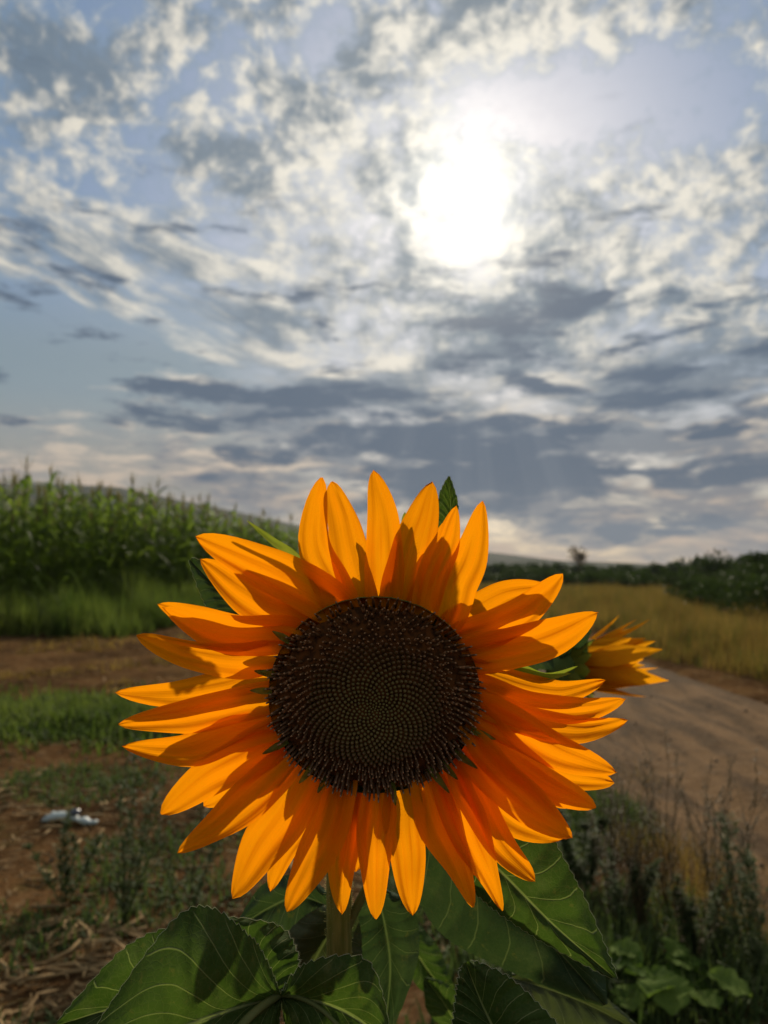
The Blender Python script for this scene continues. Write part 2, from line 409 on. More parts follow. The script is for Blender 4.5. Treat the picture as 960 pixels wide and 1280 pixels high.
# ------------------------------------------------------------------ main sunflower
DC = P(468, 868, .37)
NA = R(2.0)
N = Vector((0.02, -cos(NA), -sin(NA))).normalized()
LX = Vector((1, 0, 0)); LX = (LX-N*LX.dot(N)).normalized(); LY = N.cross(LX)
def U(px, py, h):
    r = ray(px, py); t = (DC+N*h-CAM).dot(N)/r.dot(N); return CAM+r*t
PXM = .37/F   # metres per pixel at the flower
def petal_mesh(mb, pts, hw, h0, hm, h1, seed, foldw=0.0, n=26, m=10, basew=.62, sharp=2.3, twist=0.0):
    """pts: pixel-traced centre line; (h0,hm,h1): heights off the head's plane"""
    rnd = random.Random(seed); ph = rnd.uniform(0, 6); cup = rnd.uniform(.10, .32); ss_ = rnd.uniform(-.12, .12)
    vs = []; uvs = []
    for i in range(n+1):
        s = i/n; c = crom(pts, s); c2 = crom(pts, min(1, s+.02)); c0 = crom(pts, max(0, s-.02))
        tx, ty = c2[0]-c0[0], c2[1]-c0[1]; L = math.hypot(tx, ty); tx /= L; ty /= L
        if s < .5: wv = basew+(1-basew)*sm(0, .5, s+.02)
        else: q = (s-.5)/.5; wv = max(0, 1-q**sharp)**.82
        wv = max(wv, .015)
        h = (h0*(1-s)**2+2*hm*s*(1-s)+h1*s*s)
        for k in range(m+1):
            u = -1+2*k/m
            asym = 1+ss_*u
            ox = -ty*u*wv*hw*asym; oy = tx*u*wv*hw*asym
            edge = .035*hw*sin(s*13+ph+u)*abs(u)**3
            ox += -ty*edge; oy += tx*edge
            wid = hw*PXM*wv
            dh = wid*(cup*(1-u*u)*-1 + foldw*u + twist*u*s) + wid*.15*cos(u*pi*2.5+ph*.1)*sm(0, .3, s)*(1-sm(.8, 1, s)) + wid*.13*sin(s*7+ph)*u
            dh += .0022*noise.noise((s*4+seed, u*1.8, seed*.37))
            ox += hw*.07*noise.noise((s*5, u*.5+3, seed*1.3)); oy += hw*.07*noise.noise((s*5, u*.5+9, seed*1.3))
            vs.append(U(c[0]+ox, c[1]+oy, h+dh)); uvs.append((u, s))
    fs = [(i*(m+1)+k, i*(m+1)+k+1, (i+1)*(m+1)+k+1, (i+1)*(m+1)+k) for i in range(n) for k in range(m)]
    mb.add(vs, fs, uvs)
sun = empty('sunflower', (DC.x-.015, DC.y+.03, 0))
tag(sun, 'large open orange sunflower with dark brown disc, nearest the camera and backlit', 'sunflower')
SUNLOC = Vector(sun.location)
def partof(mb, name, mat, root): # parts are given in world coordinates
    o = mb.build(name, mat, root); o.matrix_parent_inverse = root.matrix_basis.inverted(); return o
from mathutils import Matrix
def inv_of(root): return Matrix.Translation(-Vector(root.location))
def partof(mb, name, mat, root, loc=None):
    o = mb.build(name, mat, root, loc=loc if loc is not None else Vector(root.location))
    o.location = (Vector(loc)-Vector(root.location)) if loc is not None else (0, 0, 0)
    return o
# (centre line px, half width px, layer height mm, tip height mm)
PT = [
 ([(436,772),(412,728),(391,675),(402,597)],21,1,-4,{}),
 ([(458,752),(442,705),(430,650),(414,602)],21,-2,-9,{}),
 ([(481,758),(481,705),(480,650),(467,587)],22,2,-4,{}),
 ([(500,758),(510,710),(525,660),(540,602)],25,0,-10,{}),
 ([(528,765),(541,715),(556,680),(570,632)],18,3,2,{}),
 ([(561,772),(572,735),(590,690),(604,626)],22,1,3,{}),
 ([(560,785),(600,760),(640,742),(688,732)],19,-4,-9,{}),
 ([(566,805),(620,786),(662,762),(703,718)],21,1,4,{}),
 ([(585,822),(640,812),(695,797),(748,766)],24,3,6,{}),
 ([(590,838),(650,858),(700,866),(757,850)],17,-2,-5,{}),
 ([(596,856),(660,880),(725,886),(782,874)],17,0,0,{}),
 ([(590,872),(660,900),(725,912),(785,900)],17,3,4,{}),
 ([(590,880),(650,912),(708,944),(771,965)],22,5,9,{}),
 ([(592,900),(660,945),(715,970),(767,977)],19,-3,-6,{}),
 ([(588,892),(625,940),(675,975),(745,1010)],26,7,4,{}),
 ([(584,930),(622,972),(668,1012),(716,1048)],24,3,8,{}),
 ([(578,935),(608,985),(650,1025),(705,1048)],22,-3,-6,{}),
 ([(572,955),(596,1005),(628,1060),(669,1102)],20,1,5,{}),
 ([(556,962),(578,1020),(604,1078),(628,1138)],25,4,2,dict(sharp=1.25)),
 ([(535,972),(548,1025),(572,1078),(591,1134)],24,6,3,dict(sharp=1.3)),
 ([(505,978),(506,1030),(510,1080),(516,1144)],23,2,5,{}),
 ([(472,985),(468,1030),(466,1080),(470,1149)],21,0,5,{}),
 ([(440,978),(436,1030),(428,1085),(427,1142)],19,-3,-2,{}),
 ([(425,975),(410,1030),(385,1085),(358,1139)],23,4,7,{}),
 ([(403,965),(385,1020),(355,1065),(338,1115)],16,-4,-8,{}),
 ([(388,962),(355,1015),(322,1065),(290,1123)],27,2,4,{}),
 ([(362,955),(330,985),(285,1025),(222,1066)],23,4,6,{}),
 ([(350,918),(312,945),(262,970),(200,1018)],26,-1,2,{}),
 ([(345,905),(290,920),(230,940),(152,933)],21,4,3,{}),
 ([(345,868),(290,880),(225,895),(148,905)],21,1,4,{}),
 ([(340,840),(290,856),(220,868),(144,866)],18,-4,-7,{}),
 ([(350,815),(300,825),(240,818),(171,795)],20,0,4,{}),
 ([(365,795),(315,797),(265,790),(203,759)],23,4,2,{}),
 ([(355,790),(300,790),(245,775),(197,755)],17,-4,-7,{}),
 ([(385,776),(340,762),(295,735),(250,698)],23,1,-3,{}),
 ([(424,765),(370,733),(315,705),(245,671)],27,3,3,{}),
 # filling petals of the back row, mostly hidden
 ([(400,775),(370,750),(340,722),(300,690)],19,-6,-12,{}),
 ([(515,765),(532,720),(548,690),(556,652)],18,-6,-12,{}),
 ([(575,800),(620,800),(660,795),(690,780)],18,-6,-11,{}),
 ([(590,905),(640,950),(680,985),(712,1010)],18,-7,-10,{}),
 ([(545,970),(560,1030),(580,1065),(600,1095)],20,-6,-10,{}),
 ([(350,905),(305,905),(260,905),(215,912)],17,-7,-11,{}),
 ([(350,935),(315,958),(280,985),(255,1008)],18,-7,-11,{}),
 ([(455,982),(450,1030),(446,1062),(444,1090)],17,-7,-9,{}),
]
# petal roots start under the disc rim
for k, (pts, hw, hl, ht, kw) in enumerate(PT):
    b0 = pts[0]; pts = [(b0[0]+(468-b0[0])*.10, b0[1]+(868-b0[1])*.10)]+list(pts)
    mb = MB(); rr = random.Random(k*7+1)
    petal_mesh(mb, pts, hw*1.13, hl*.0002-.0045, hl*.0011+rr.uniform(-.001, .001), (ht+rr.uniform(-2, 2))*.0016, k+1,
               foldw=rr.uniform(-.25, .25), twist=rr.uniform(-.3, .3), **kw)
    partof(mb, 'petal', PETAL, sun)

# disc: dome plus florets in spirals
RD = 127*PXM
def dome(r):  # height of the disc surface at relative radius
    return .0125*(1-r**2.4)-.0008 - .0035*exp(-(r/.28)**2)
OX, OY = 0.0, -0.10    # the whorl's centre sits a little low on the head
def DP(r, a, lift=0.0):
    sx = cos(a)*r*RD; sy = sin(a)*r*RD*.90
    sh = (1-r*r)
    p = DC+LX*(sx+OX*RD*sh)+LY*(sy+(OY*RD)*sh)+N*(dome(r))
    # normal
    e = .02; sl = (dome(min(r+e, 1))-dome(max(r-e, 0)))/((min(r+e, 1)-max(r-e, 0))*RD)
    nn = (N-(LX*cos(a)+LY*sin(a))*sl).normalized()
    return p+nn*lift, nn
mb = MB(); vs = []; fs = []; na_ = 64; nr_ = 16
for j in range(nr_+1):
    for i in range(na_):
        q, _ = DP(j/nr_*(.955+.02*sin(i*5.3)), 2*pi*i/na_); vs.append(q)
for j in range(nr_):
    for i in range(na_): fs.append((j*na_+i, j*na_+(i+1) % na_, (j+1)*na_+(i+1) % na_, (j+1)*na_+i))
mb.add(vs, fs)
m, nt, out = new_mat('disc_base'); principled(nt, out, mixc(nt, nz(nt, coord(nt), 300, 3, .6).ss(.4, .6), (.045, .019, .007), (.11, .040, .011)), .9, .05)
disc = partof(mb, 'flower_disc', m, sun)
def mat_floret():
    m, nt, out = new_mat('floret')
    t = attr(nt, 'tone')     # 0..1 body colour, >1 pale tip
    rnd = nz(nt, coord(nt), 500, 2, .5)
    c = mixc(nt, t.clamp(), (.165, .135, .032), (.105, .042, .014))
    c = mixc(nt, (t-1.0).clamp(), c, (.38, .22, .11))
    c = mixc(nt, (t-2.0).clamp(), c, (.32, .085, .012))
    c = mixc(nt, rnd*.4, c, (.03, .02, .008))
    b = principled(nt, out, c, .55, .35)
    return m
FLO = mat_floret()
inner = MB(); outer = MB(); NF = 1350
for k in range(NF):
    uu = (k+.5)/NF; r = uu**.60*.985; a_ = k*2.399963
    if r > .74 and random.Random(k*3+5).random() < .30*(1-sm(.94, .98, r)): continue
    p, nn = DP(r, a_)
    rad_dir = (LX*cos(a_)+LY*sin(a_))
    sp = RD*.985*math.sqrt(1.2*pi*uu**.2/NF)*.5*(1.22 if r > .74 else 1)
    rr = random.Random(k)
    t1 = nn.cross(Vector((0.3, .2, 1))).normalized(); t2 = nn.cross(t1)
    if r < .64:      # closed buds, little domes
        b = sp*(.86 if r > .25 else .8); hh = sp*(1.2+1.6*r)*rr.uniform(.85, 1.15); ax_ = (nn+rad_dir*.15*r).normalized()
        mbx = inner; vs = []; tn = []
        prof = [(1, 0), (.95, .45), (.65, .85), (.22, 1.0)]
        for (q, z) in prof:
            for i in range(6): vs.append(p+(t1*cos(i*pi/3)+t2*sin(i*pi/3))*b*q+ax_*hh*z)
            tn += [min(1, r*1.4*(.6+.4*z)) if z < .9 else min(1, r*1.3)+ (.55 if r > .45 else .2)*rr.uniform(.3,.8)*sm(.15,.6,r)]*6
        fs = [(j*6+i, j*6+(i+1) % 6, (j+1)*6+(i+1) % 6, (j+1)*6+i) for j in range(3) for i in range(6)]+[tuple(range(18, 24))]
        if r > .45: tn = [x if x < 1 else x for x in tn]
        mbx.add(vs, fs, None, tn)
    else:            # open tubes leaning outwards, dark anther tube with a pale tip
        q_ = sm(.64, 1, r)
        ax_ = (nn+rad_dir*(.05+.42*q_-.18*sin(a_))+LY*(-.12)+Vector((rr.uniform(-.15, .15), rr.uniform(-.15, .15), rr.uniform(-.15, .15)))).normalized()
        L = (.0030+.0032*q_)*rr.uniform(.7, 1.25); b = sp*.55
        pts = [p-nn*.001, p+ax_*L*.55, p+ax_*L*.62, p+ax_*L*.95, p+ax_*L*1.08, p+ax_*L*1.16]
        rads = [b*.8, b*.95, b*.62, b*.55, b*.52, b*.2]
        tn = []
        upper = 3.0 if rr.random() < .0 else 1.0
        orange = 2.75 if (sin(a_) > -.2 and rr.random() < .5) else 1.0
        for q in (orange*.9 if orange > 1 else .9, orange*.9 if orange > 1 else .9, .95, .95, 1.95, 2.0): tn += [q]*6
        outer.tube(pts, rads, 6, tn)
o = partof(inner, 'closed_florets', FLO, sun); o.parent = disc; tag(o, kind='stuff')
o = partof(outer, 'open_florets', FLO, sun); o.parent = disc; tag(o, kind='stuff')
# receptacle behind the petals
BK = -N
mb = MB(); pts = []; rads = []
for t in range(11):
    s = t/10; pts.append(DC-N*(-.001+.030*s)); rads.append(RD*(1.04*math.sqrt(max(0, 1-s**1.9))+.12*s)*(1 if s < 1 else .12))
vs = []; fs = []
for (p, r) in zip(pts, rads):
    for i in range(40): vs.append(p+(LX*cos(2*pi*i/40)+LY*sin(2*pi*i/40)*.92)*r)
for j in range(10):
    for i in range(40): fs.append((j*40+i, j*40+(i+1) % 40, (j+1)*40+(i+1) % 40, (j+1)*40+i))
mb.add(vs, fs); partof(mb, 'receptacle', RECEP, sun)
# bracts behind the petals: pixel-traced where seen, a ring elsewhere
def bract(pts, hw, h0, h1, seed, root=sun):
    mb = MB(); petal_mesh(mb, pts, hw, h0, (h0+h1)/2, h1, seed, n=16, m=4, basew=.9, sharp=1.2)
    mb.a = [random.Random(seed).uniform(.1, .9)]*len(mb.v)
    # marginal hairs
    for i in range(0, 16):
        for side in (0, 4):
            v0 = Vector(mb.v[i*5+side]); v1 = Vector(mb.v[i*5+2]); d = (v0-v1)
            if d.length < 1e-5: continue
            d = d.normalized()
            mb.blade(v0, d+N*.3, N, .0016, .00025, 0, 2, 1.0)
    return partof(mb, 'bract', BRACT, root)
bract([(408,755),(372,700),(340,676),(308,650)],5.5,-.012,-.020,101)
bract([(420,765),(395,715),(383,690),(380,660)],8,-.012,-.016,102)
bract([(495,760),(503,700),(507,665),(506,640)],11,-.012,-.022,103)
bract([(500,760),(512,700),(514,665),(517,648)],9,-.013,-.024,104)
bract([(585,820),(640,832),(680,846),(722,833)],7,-.012,-.006,105)
bract([(585,822),(640,838),(680,846),(714,842)],6,-.010,-.004,106)
bract([(470,760),(462,720),(455,690),(447,672)],9,-.012,-.016,107)
bract([(590,810),(600,770),(585,745),(578,742)],9,-.008,-.012,108)
for i in range(24):
    a_ = 2*pi*i/24+.1; r0, r1 = 118, random.uniform(165, 185)
    p0 = (468+cos(a_)*r0, 868-sin(a_)*r0*.9); p2 = (468+cos(a_+.05)*r1, 868-sin(a_+.05)*r1*.92); p1 = ((p0[0]+p2[0])/2, (p0[1]+p2[1])/2)
    bract([p0, p1, p2], random.uniform(12, 16), -.009, -.012, 120+i)
for i, (a_, r0, r1) in enumerate([(-150, 125, 158), (-128, 120, 150), (-118, 125, 148), (-80, 118, 150), (-68, 118, 155), (-55, 120, 160), (-48, 122, 152), (-38, 126, 160), (-22, 130, 160), (168, 128, 150), (178, 128, 152), (146, 128, 150)]):
    a_ = R(a_); q = lambda r: (468+cos(a_)*r, 868-sin(a_)*r*.92)
    bract([q(r0), q((r0+r1)/2), q(r1+4)], 4.5, .0015, .004, 160+i)

# stem of the head
mb = MB(); base = Vector((DC.x-.02, DC.y+.06, T(DC.x-.02, DC.y+.06)-.02))
sp_ = [P(455, 880, .400), P(440, 930, .418), P(430, 1000, .425), P(424, 1090, .424), P(424, 1215, .424)]
spine = [DC-N*.024]+sp_+[Vector((DC.x-.018, DC.y+.055, .6)), base]
dense = [Vector(crom([tuple(v) for v in spine], i/50)) for i in range(51)]
mb.tube(dense, [.0062+.0012*(i/50) + .003*exp(-(i/3)**2) for i in range(51)], 14, .4)
rnd = random.Random(5)
for k in range(1500):
    s = rnd.uniform(.1, .75); c = Vector(crom([tuple(v) for v in spine], s)); a_ = rnd.uniform(0, 2*pi)
    d = Vector((cos(a_), sin(a_), .15)); r = .0064+.0012*s
    if s*50 < 50: mb.blade(c+d*r, d, Vector((0, 0, 1)), rnd.uniform(.0010, .0020), .00012, 0, 1 if False else 2, 1.0)
m, nt, out = new_mat('sunflower_stem')
o_ = coord(nt); gx, gy, gz = sep(nt, o_)
stc = mixc(nt, nz(nt, xyz(nt, gx*8.0, gy*8.0, gz*.6), 60.0, 4, .6).ss(.35, .65), (.15, .17, .04), (.26, .25, .08))
stc = mixc(nt, attr(nt, 'tone').ss(.6, .9), stc, (.5, .5, .36))
thin(nt, out, stc, mixc(nt, 1.0, stc, (1.2, 1.2, .6), 'MULTIPLY'), .3, .6, .2, bump(nt, nz(nt, xyz(nt, gx*8.0, gy*8.0, gz*.6), 60.0, 4, .6), .5, .001))
partof(mb, 'stem', m, sun)

# ------------------------------------------------------------------ traced leaves
HAIRM = HAIR
def leaf(mid, lft, rgt, mat, root, seed=0, ns=110, nu=14, tooth=3.0, teeth=22, arch=.008, hair=True, name='leaf', curl=0.0):
    """mid/lft/rgt: lists of (px, py, depth); the blade is a curved sheet with toothed margin"""
    mb = MB(); vs = []; uvs = []; rr = random.Random(seed)
    for i in range(ns+1):
        s = i/ns; M_ = P(*crom(mid, s)); A = P(*crom(lft, s)); B = P(*crom(rgt, s))
        for k in range(-nu, nu+1):
            u = k/nu; e = A if u < 0 else B; au = abs(u)
            p = M_.lerp(e, au)
            nrm = (A-M_).cross(B-M_)
            vdir = (CAM-p).normalized()
            lift = arch*(sin(au*pi*.9))*(.4+.6*sin(pi*min(1, s*1.05)))
            # puckering between side veins
            fr = ((s-.22*au**.8+.10*au**2.2)*8) % 1
            lift += .0022*sin(fr*pi)*sm(0, .2, au) + .0045*noise.noise((s*2.6+seed, u*1.8, seed)) + .0020*au**2*sin(s*17+seed*2+u)
            p = p+vdir*lift
            if au > .999 and 0.01 < s < .985:
                tt = (s*teeth+noise.noise((s*6, seed, 0))*.6) % 1; amt = tooth*(.30/F)*tt*(1 if u < 0 else 1)*sm(0, .08, s)*(1-sm(.93, 1, s))*(.6+.5*abs(noise.noise((s*9, seed, 3))))*2.2
                p = p+(e-M_).normalized()*amt
            vs.append(p); uvs.append((u, s))
    w_ = 2*nu+1
    mb.add(vs, [(i*w_+k, i*w_+k+1, (i+1)*w_+k+1, (i+1)*w_+k) for i in range(ns) for k in range(w_-1)], uvs)
    o = partof(mb, name, mat, root)
    if hair:
        hb = MB()
        for side in (0, w_-1):
            pts = [Vector(vs[i*w_+side]) for i in range(ns+1)]
            hb.tube(pts, .00014, 4, .5, cap=False)
            for i in range(ns):
                inn = Vector(vs[i*w_+(1 if side == 0 else w_-2)])
                for q in (0, .5):
                    p = pts[i].lerp(pts[i+1], q); d = (p-inn)
                    if d.length > 1e-6: hb.blade(p, d.normalized()+Vector((rr.uniform(-.5, .5), rr.uniform(-.5, .5), rr.uniform(-.2, .5)))*.6, Vector((0, 1, 0)), rr.uniform(.0006, .0014), .00012, 0, 2, 1)
        h = partof(hb, 'leaf_margin_hair', HAIRM, root); h.parent = o; tag(h, kind='stuff')
    return o
# A: near left blade
leaf([(352,1246,.345),(290,1262,.325),(215,1292,.305),(120,1340,.30)],
     [(350,1240,.345),(312,1172,.335),(232,1140,.325),(118,1285,.315)],
     [(352,1250,.345),(330,1330,.33),(240,1400,.31),(130,1370,.30)], LEAF_BROAD, sun, 1, arch=.010, teeth=26)
# B: blade half further left
leaf([(300,1225,.372),(240,1225,.368),(170,1250,.362),(70,1282,.36)],
     [(300,1180,.372),(250,1158,.366),(165,1180,.362),(72,1276,.36)],
     [(300,1260,.37),(240,1290,.36),(170,1310,.358),(80,1292,.357)], LEAF, sun, 2, arch=.006, teeth=20)
# C: rounded lobe behind the junction
leaf([(345,1245,.350),(330,1215,.358),(305,1185,.366),(270,1150,.372)],
     [(340,1244,.350),(290,1225,.356),(265,1195,.366),(262,1152,.372)],
     [(350,1244,.350),(372,1205,.356),(350,1160,.366),(280,1146,.372)], LEAF, sun, 3, arch=.005, teeth=16)
# D: right lobe in front of the stem
leaf([(352,1246,.345),(400,1252,.335),(445,1272,.328),(492,1310,.322)],
     [(350,1244,.345),(385,1205,.338),(460,1204,.333),(490,1300,.325)],
     [(352,1250,.345),(370,1330,.33),(420,1380,.325),(480,1320,.32)], LEAF_BROAD, sun, 4, arch=.008, teeth=16)
# E: right hanging leaf, lit midrib
leaf([(560,1035,.440),(620,1085,.425),(690,1155,.41),(768,1222,.40)],
     [(565,1020,.440),(655,1010,.435),(718,1100,.42),(772,1223,.40)],
     [(555,1050,.44),(590,1110,.43),(660,1165,.415),(764,1223,.40)], LEAF, sun, 5, arch=.006, teeth=26, tooth=3.4)
# F: big dark leaf behind it
leaf([(530,1030,.47),(600,1100,.46),(680,1170,.445),(757,1256,.44)],
     [(560,1020,.47),(660,1080,.455),(740,1170,.445),(760,1255,.44)],
     [(500,1060,.48),(545,1160,.47),(640,1215,.45),(752,1258,.44)], LEAF_DARK, sun, 6, arch=.010, teeth=20, tooth=1.2, hair=False)
# G: small leaf at the bottom edge
leaf([(630,1330,.34),(618,1290,.345),(600,1250,.35),(582,1203,.355)],
     [(560,1330,.34),(566,1290,.345),(572,1240,.35),(578,1206,.355)],
     [(735,1330,.34),(695,1280,.345),(640,1226,.35),(588,1200,.355)], LEAF, sun, 7, arch=.006, teeth=16, tooth=3.0)
# H: dark leaves behind the stem
leaf([(415,1135,.46),(375,1120,.47),(335,1135,.48),(290,1165,.49)],
     [(415,1120,.46),(380,1095,.47),(330,1105,.48),(292,1160,.49)],
     [(415,1150,.46),(390,1180,.47),(340,1185,.48),(295,1172,.49)], LEAF_DARK, sun, 8, arch=.008, teeth=14, tooth=1.0, hair=False)
leaf([(435,1130,.45),(410,1170,.455),(385,1215,.46),(360,1270,.46)],
     [(420,1125,.45),(375,1150,.455),(340,1200,.46),(355,1270,.46)],
     [(445,1135,.45),(452,1180,.455),(442,1225,.46),(370,1275,.46)], LEAF_PALE, sun, 9, arch=.010, teeth=14, tooth=1.0, hair=False)
leaf([(470,1110,.47),(482,1160,.475),(488,1215,.475),(480,1300,.475)],
     [(455,1115,.47),(436,1160,.475),(440,1230,.475),(470,1300,.475)],
     [(480,1110,.47),(516,1135,.475),(522,1200,.475),(486,1300,.475)], LEAF_DARK, sun, 10, arch=.010, teeth=14, tooth=1.0, hair=False)
# pale leaf low at right, behind the small one
leaf([(640,1222,.50),(690,1238,.51),(740,1258,.52),(800,1290,.53)],
     [(640,1214,.50),(700,1216,.51),(755,1246,.52),(802,1286,.53)],
     [(638,1232,.50),(680,1275,.51),(740,1300,.52),(798,1296,.53)], LEAF_PALE, sun, 12, arch=.008, teeth=14, tooth=1.5, hair=False)
# leaves peeping out behind the head
leaf([(560,680,.46),(564,655,.46),(563,625,.46),(561,595,.46)],
     [(548,680,.46),(546,650,.46),(550,618,.46),(560,596,.46)],
     [(572,680,.46),(573,655,.46),(571,625,.46),(562,595,.46)], LEAF, sun, 13, ns=50, arch=.002, teeth=10, tooth=1.2)
leaf([(300,770,.44),(285,750,.44),(262,725,.44),(238,700,.44)],
     [(280,780,.44),(262,765,.44),(248,735,.44),(236,700,.44)],
     [(330,760,.44),(310,735,.44),(275,710,.44),(240,697,.44)], LEAF_DARK, sun, 14, ns=50, arch=.003, teeth=10, tooth=2.0)
leaf([(520,740,.45),(512,710,.45),(508,680,.45),(504,652,.45)],
     [(500,740,.45),(496,710,.45),(497,680,.45),(502,652,.45)],
     [(535,740,.45),(528,710,.45),(518,680,.45),(506,650,.45)], LEAF, sun, 15, ns=50, arch=.002, teeth=10, tooth=1.2)
mb = MB()
def petiole(pts, r0, r1):
    mb = MB(); L_ = [Vector(crom([tuple(P(*p)) for p in pts], i/16)) for i in range(17)]
    mb.tube(L_, [r0+(r1-r0)*i/16 for i in range(17)], 8, .7); partof(mb, 'petiole', STEM, sun)
petiole([(426,1330,.424),(400,1290,.39),(365,1250,.352),(300,1250,.333)], .0028, .0014)
petiole([(426,1330,.424),(500,1310,.41),(600,1300,.36),(628,1330,.342)], .0025, .0020)
petiole([(350,1243,.343),(322,1262,.326),(296,1290,.318),(270,1340,.31)], .0016, .0022)
petiole([(350,1243,.343),(372,1246,.337),(402,1262,.330),(440,1300,.322)], .0012, .0008)
petiole([(348,1241,.343),(330,1238,.342),(308,1222,.346),(296,1200,.35)], .0011, .0004)
petiole([(424,1180,.424),(470,1090,.43),(520,1030,.44),(565,1040,.438)], .0028, .0018)

# ------------------------------------------------------------------ second sunflower, half open, side view
DB = .80
s2base = G(560, 1150); s2base = Vector((.09, .86, T(.09, .86)))
sf2 = empty('sunflower', s2base)
tag(sf2, 'smaller half open yellow sunflower facing right, behind the big one above the dirt road', 'sunflower')
C2 = P(722, 832, DB); A2 = (RT*.95+UP*.12-FW*.10).normalized()
B2 = UP.copy(); B2 = (B2-A2*B2.dot(A2)).normalized(); E2 = A2.cross(B2)
pm = DB/F
def side_petal(L, hw, ang, spread, curve, seed, mat, name, back=0.0, r0=22):
    mb = MB(); rr = random.Random(seed); n = 14; m_ = 6; vs = []; uvs = []
    rd = B2*cos(ang)+E2*sin(ang); tn = -B2*sin(ang)+E2*cos(ang)
    p = C2+rd*(r0*pm)-A2*back*pm; d = (A2*cos(spread)+rd*sin(spread)).normalized(); ph = rr.uniform(0, 6)
    for i in range(n+1):
        s = i/n; wv = (.55+.45*sm(0, .4, s)) if s < .4 else max(.02, 1-((s-.4)/.6)**1.6)
        nn = d.cross(tn).normalized()
        for k in range(m_+1):
            u = -1+2*k/m_; vs.append(p+tn*(u*wv*hw*pm)+nn*(wv*hw*pm*(.35*u*u+.15*sin(s*6+ph)*u))); uvs.append((u, s))
        d = (d+rd*curve/n+tn*rr.uniform(-.02, .02)).normalized(); p = p+d*(L*pm/n)
    mb.add(vs, [(i*(m_+1)+k, i*(m_+1)+k+1, (i+1)*(m_+1)+k+1, (i+1)*(m_+1)+k) for i in range(n) for k in range(m_)], uvs, .5)
    o = partof(mb, name, mat, sf2)
rr = random.Random(3)
for i in range(28):
    a_ = 2*pi*i/28+rr.uniform(-.1, .1)
    side_petal(rr.uniform(66, 104), rr.uniform(11, 15), a_, R(rr.uniform(4, 44 if cos(a_) > 0 else 22)), rr.uniform(-.7, .15), i, PETAL2, 'petal', r0=rr.uniform(14, 27))
for i in range(8):
    a_ = 2*pi*i/8+rr.uniform(-.3, .3)
    side_petal(rr.uniform(50, 70), 8, a_, R(rr.uniform(-12, 5)), rr.uniform(-.2, .2), i+40, PETAL2, 'petal', r0=10)
for i in range(18):
    a_ = 2*pi*i/18+.1
    side_petal(rr.uniform(34, 50), 9, a_, R(rr.uniform(20, 60)), rr.uniform(-.2, .9), i+70, BRACT, 'bract', back=rr.uniform(6, 22), r0=26)
mb = MB(); vs = []; fs = []
prof = [(-40, 4), (-36, 14), (-26, 26), (-12, 31), (2, 30), (8, 24), (12, 10), (13, 1)]
for (z, r) in prof:
    for i in range(20): vs.append(C2+A2*(z*pm)+(B2*cos(2*pi*i/20)+E2*sin(2*pi*i/20))*(r*pm))
for j in range(len(prof)-1):
    for i in range(20): fs.append((j*20+i, j*20+(i+1) % 20, (j+1)*20+(i+1) % 20, (j+1)*20+i))
mb.add(vs, fs, None, .3); partof(mb, 'flower_head_base', RECEP, sf2)
mb = MB()
pp = [C2-A2*36*pm, P(685, 825, .80), P(640, 850, .80), P(590, 920, .80), P(545, 1020, .80), P(500, 1110, .80), P(488, 1200, .81), P(484, 1290, .82), s2base-Vector((0, 0, .02))]
mb.tube([Vector(crom([tuple(v) for v in pp], i/40)) for i in range(41)], .0062, 10, .3); partof(mb, 'stem', STEM, sf2)
leaf([(690,818,.78),(672,812,.76),(650,812,.75),(630,822,.75)], [(695,806,.78),(680,796,.76),(655,796,.75),(632,818,.75)], [(692,830,.78),(690,836,.76),(660,836,.75),(634,826,.75)], LEAF_DARK, sf2, 31, ns=40, teeth=8, tooth=1, hair=False)
leaf([(720,825,.79),(715,805,.78),(716,795,.77),(735,785,.77)], [(700,825,.79),(696,805,.78),(702,790,.77),(732,782,.77)], [(735,830,.79),(735,812,.78),(735,800,.77),(740,788,.77)], LEAF_DARK, sf2, 32, ns=40, teeth=8, tooth=1, hair=False)
leaf([(500,1150,.80),(520,1190,.78),(545,1225,.77),(572,1245,.76)], [(510,1140,.80),(545,1180,.78),(560,1215,.77),(573,1243,.76)], [(492,1160,.80),(505,1205,.78),(530,1240,.77),(570,1248,.76)], LEAF, sf2, 33, ns=40, teeth=8, tooth=1, hair=False)
leaf([(575,1290,.76),(560,1262,.75),(545,1240,.74),(530,1222,.74)], [(560,1290,.76),(535,1265,.75),(530,1240,.74),(529,1222,.74)], [(600,1285,.76),(580,1250,.75),(555,1228,.74),(532,1221,.74)], LEAF, sf2, 34, ns=40, teeth=8, tooth=1, hair=False)

